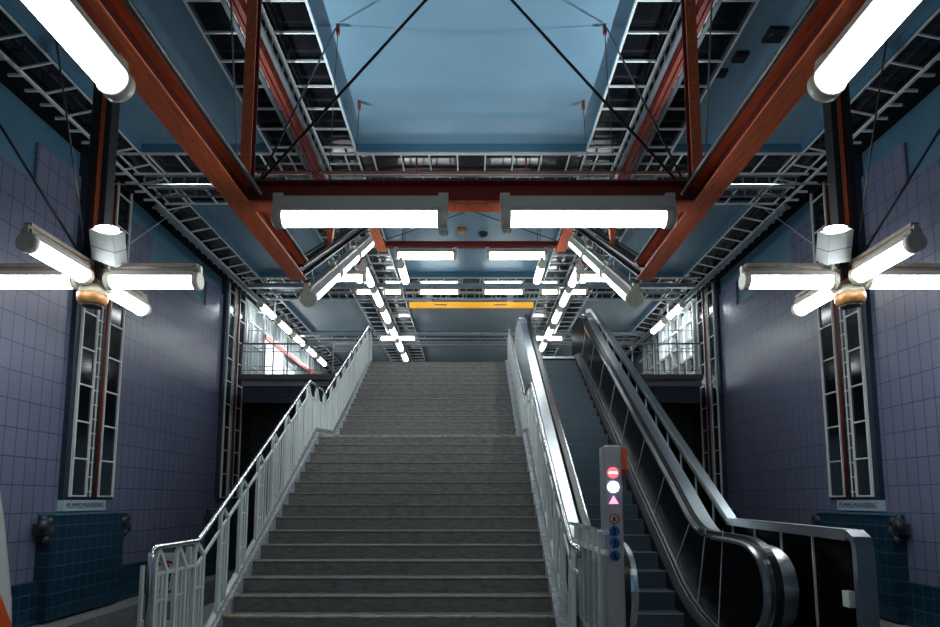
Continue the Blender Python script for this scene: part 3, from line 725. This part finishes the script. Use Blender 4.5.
hp = [(6.75, .2), (6.42, .25), (6.15, .39), (6.02, .59), (6.0, .8), (6.08, 1.0), (6.26, 1.13), (6.55, 1.19), (7.3, 1.2), (7.7, 1.215), (7.95, 1.27), (8.2, 1.39), (8.5, 1.59)]
hp += [(y, nline(y) + 1.09) for y in (9, 10.5, 12, 13.5, 15.0)]
hp += [(15.3, 6.24), (15.7, 6.42), (16.1, 6.5), (17.2, 6.5)]
def smooth(p, n=4):
    q = []
    for i in range(len(p) - 1):
        a, b, c, d = p[max(i - 1, 0)], p[i], p[i + 1], p[min(i + 2, len(p) - 1)]
        for k in range(n):
            t_ = k / n
            q.append(tuple(.5 * (2 * b[j] + (c[j] - a[j]) * t_ + (2 * a[j] - 5 * b[j] + 4 * c[j] - d[j]) * t_ ** 2 + (3 * b[j] - a[j] - 3 * c[j] + d[j]) * t_ ** 3) for j in (0, 1)))
    return q + [p[-1]]
hp = smooth(hp)
def lowz(y):
    if y < 7.0: return .12
    if y < 8.4: u = (y - 7.0) / 1.4; return .12 + u * u * (nline(8.4) + .05 - .12)
    if y < 15.4: return nline(y) + .05
    return min(nline(y) + .05, FZ + .15)
def sides(f):
    for s_ in (1, -1):
        f(lambda a, b: sorted((2.2 + s_ * (a - 2.2), 2.2 + s_ * (b - 2.2))), s_)
def bal(X, s_):
    b = obj('balustrade', MB(), 'black', t) if False else None
    pm = MB()
    up_ = []; lo_ = []
    n = 0
    for i, (y, z) in enumerate(hp):
        a = hp[max(i - 1, 0)]; c = hp[min(i + 1, len(hp) - 1)]
        ty, tz = c[0] - a[0], c[1] - a[1]; L = math.hypot(ty, tz)
        up_.append((y + tz / L * .05, z - ty / L * .05))
    # panel polygon from the newel round and up, closed along the deck line
    poly = up_ + [(y, lowz(y)) for y in (17.2, 15.6, 15.2, 13, 11, 9.5, 8.8, 8.4, 8.1, 7.8, 7.5, 7.2, 6.9)]
    a_, b_ = X(2.88, 2.93)
    pn = obj('balustrade_panel', MB().prism(poly, a_, b_), 'panel', t)
    obj('handrail', MB().ribbon(hp, *X(2.885, 2.965), .0, .045), 'rubber', t)
    obj('handrail_track', MB().ribbon(hp, *X(2.85, 2.885), -.035, -.005), 'chrome', t)
    obj('newel_cap', MB().ribbon(hp[:33], *X(2.8, 2.849), -.04, -.008), 'steel', t)
    obj('outer_deck', MB().ribbon(hp, *X(2.975, 3.15), -.075, -.045), 'steel', t)
    if s_ > 0: obj('outer_deck', MB().ribbon(hp[36:], *X(3.151, 3.2), -.085, -.055), 'steel', t)
    obj('deck_core', MB().ribbon(hp, *X(2.935, 3.145), -.14, -.076), 'blackm', t)
    dk = [(y, lowz(y)) for y in (6.2, 6.9, 7.2, 7.5, 7.8, 8.1, 8.4, 9.5, 12, 15, 15.4, 15.8, 17.2)]
    obj('skirt_deck', MB().ribbon(dk, *X(2.835, 2.875), -.01, .015), 'steel', t)
    obj('skirt_edge', MB().ribbon(dk, *X(2.79, 2.81), -.02, .01), 'steel', t)
    obj('skirt_panel', MB().ribbon(dk, *X(2.705, 2.83), -.3, -.03), 'blackm', t)
    # joints between the panels, square to the slope
    y = 8.65
    i = 0
    for (yb, yt) in [(7.35, 7.1), (7.98, 7.62)] + [(8.75 + .98 * k, 8.75 + .98 * k - .60) for k in range(8)]:
        zt = (nline(yt) + 1.06) if yt > 8 else 1.27
        obj('panel_joint', MB().bar((2.2 + s_ * .672, yb, lowz(yb) + .03), (2.2 + s_ * .672, yt, zt), .008, .008), 'white', t)
sides(bal)
obj('side_cladding', MB().strip([(y, z - .12) for y, z in hp[32:]], [(y, max(lowz(y) - .5, -.02)) for y, z in hp[32:]], 1.25, 1.28), 'steel', t)
obj('marker', MB().ribbon([(y, nline(y) + 1.0) for y in (14.6, 15.2)], 2.865, 2.878, -.05, .02), 'ocre', t)
obj('truss', MB().prism([(6.5, -.02), (8.4, -.02), (17.2, 5.2), (17.2, 4.2), (9.5, -.3), (6.5, -.3)], 1.3, 3.1), 'blackm', t)

# outer parapet
t = thing('escalator_parapet', 'black glass parapet with wide shiny top edge right of the escalator', 'parapet', (3.38, 5.4, 0))
pp = [(5.38, .02), (5.38, 1.2), (5.41, 1.28), (5.5, 1.33), (8.0, 1.36), (16.5, 6.85), (17.2, 7.05)]
obj('top_edge', MB().ribbon(pp[3:], 3.3, 3.42, -.07, .03), 'steel', t)
obj('end_edge', MB().ribbon(pp[:4], 3.3, 3.46, -.03, .03), 'steel', t)
obj('glass', MB().prism([(5.42, .02), (5.42, 1.29), (8.0, 1.32), (16.5, 6.8), (16.5, 4.6), (9.4, .02)], 3.385, 3.41), 'panel', t)
y = 6.15
while y < 16.5:
    zt = 1.31 if y < 8 else 1.36 + .6459 * (y - 8) - .03
    obj('upright', MB().box(3.36, 3.38, y - .008, y + .008, max(.02, zt - 1.3), zt), 'white', t); y += .62
obj('switch_box', MB().box(3.3, 3.36, 5.5, 5.6, .68, .82), 'white', t, .005)

# signal pillar
t = thing('signal_pillar', 'grey steel signal pillar with lit symbols at the escalator foot', 'signal pillar', (1.35, 5.8, 0))
px, py = 1.33, 5.8
obj('column', MB().box(px - .078, px + .092, py, py + .16, 0, 2.13), 'ssteel', t, .012)
obj('column_edge', MB().box(px - .088, px - .0785, py + .005, py + .15, 0, 2.12), 'steel', t)
F = py - .001
def sig(nm, m, z, r, fn=None, lm=None, lab=None):
    o = obj(nm, disc(MB(), px + .005, z, F, .0005, r, .006, 32), m, t)
    if lab: o['label'] = lab
    if fn: obj('pictogram', fn, lm, o)
zf = lambda y: 1.617 + (500 - y) / 614 * 5.8
z1, z2, z3 = zf(473), zf(487), zf(500)
sig('stop_light', 'ered', z1, .052, MB().box(px - .035, px + .045, F - .009, F - .006, z1 - .01, z1 + .01), 'ewbar', 'round red no-entry light')
sig('running_light', 'ewhite', z2, .052, lab='round blue white light')
obj('warning_light', MB().prism([(px - .04, z3 - .035), (px + .05, z3 - .035), (px + .005, z3 + .042)], F - .006, F, axis='y'), 'epink', t)
za = [zf(v) for v in (518.5, 530.5, 542, 554.5)]
o = obj('prohibition_symbol', disc(MB(), px + .005, za[0], F, .0005, .046, .003), 'swhite', t)
obj('ring', disc(MB(), px + .005, za[0], F - .003, .036, .048, .003), 'sred', o)
obj('pictogram', MB().bar((px - .02, F - .004, za[0] - .02), (px + .03, F - .004, za[0] + .02), .003, .012, (0, 1, 0)).bar((px - .02, F - .005, za[0] + .02), (px + .03, F - .005, za[0] - .02), .003, .008, (0, 1, 0)).box(px - .005, px + .012, F - .006, F - .003, za[0] - .02, za[0] + .02), 'sblack', o)
def person(z, v):
    m = disc(MB(), px + .005, z + .027, F - .003, .0005, .008, .003, 12)
    m.prism([(px - .006, z - .012), (px + .014, z - .012), (px + .014, z + .016), (px - .006, z + .016)], F - .006, F - .003, axis='y')
    m.prism([(px - .006, z - .035), (px + .004, z - .035), (px + .006, z - .012), (px - .006, z - .012)], F - .006, F - .003, axis='y')
    if v == 0: m.box(px - .03, px + .03, F - .006, F - .003, z - .034, z - .028).box(px + .014, px + .034, F - .006, F - .003, z, z + .007)
    if v == 1: m.bar((px - .028, F - .004, z - .028), (px - .006, F - .004, z + .01), .003, .006, (0, 1, 0)).box(px + .02, px + .032, F - .006, F - .003, z - .034, z - .002)
    if v == 2: m.box(px + .014, px + .034, F - .006, F - .003, z - .034, z - .008).box(px - .026, px - .006, F - .006, F - .003, z + .004, z + .012)
    return m
for v, z in enumerate(za[1:]): sig('instruction_symbol', 'sblue', z, .048, person(z, v), 'spaint')
t = thing('emergency_stop', 'orange red emergency stop box on the right side of the signal pillar', 'emergency stop', (1.49, 5.85, 1.9))
obj('case', MB().box(1.424, 1.485, 5.84, 5.92, 1.9, 2.12), 'torange', t, .006)
obj('button', MB().prism([(1.44, 1.9), (1.475, 1.9), (1.48, 1.86), (1.46, 1.835), (1.435, 1.86)], 5.85, 5.91, axis='y'), 'sred', t)

# ------------------------------------------------------------------ train
t = thing('train', 'white and orange train front cut by the lower left edge of the picture', 'train', (-5.65, 0, -1.15))
side = [(-8, -.75), (6.0, -.75), (6.1, -.3), (6.1, .4), (6.07, .66), (5.89, 1.43), (5.74, 1.9), (5.5, 2.35), (5.2, 2.5), (-8, 2.5)]
body = MB().prism(side, -6.9, -4.4)
b = obj('body', body, 'twhite', t, .06)
obj('orange_band', MB().prism([(5.3, 1.5), (5.77, .9), (6.06, .4), (6.08, .2), (5.85, .45), (5.5, .95)], -4.398, -4.39), 'torange', t)
obj('dark_skirt', MB().prism([(-2, -.7), (6.0, -.7), (6.07, .2), (5.84, .43), (5.45, .95), (5.2, 1.2), (-2, 1.2)], -4.398, -4.392), 'tdark', t)
obj('windscreen', MB().prism([(5.93, 1.35), (5.78, 1.85), (5.52, 2.3), (5.545, 2.31), (5.8, 1.86), (5.95, 1.36)], -6.6, -4.7), 'glass', t)
for k in range(3): obj('side_window', MB().box(-4.399, -4.39, -1.5 + k * 2.1, .1 + k * 2.1, 1.3, 2.1), 'glass', t)
for i, yy in enumerate((-4, 4)):
    obj('bogie', MB().box(-6.4, -4.8, yy - .9, yy + .9, -1.1, -.76), 'blackm', t)
for sx in (-1, 1):
    for j, xx in enumerate((4.93, 6.37)):
        o = obj('rail', MB().box(sx * xx - .035, sx * xx + .035, -8, 34, -1.149, -1.02), 'steel')
        tag(o, 'steel running rail of the %s track, %s one' % (SD[sx], ('platform side', 'wall side')[j]), 'rail', 'running rails')
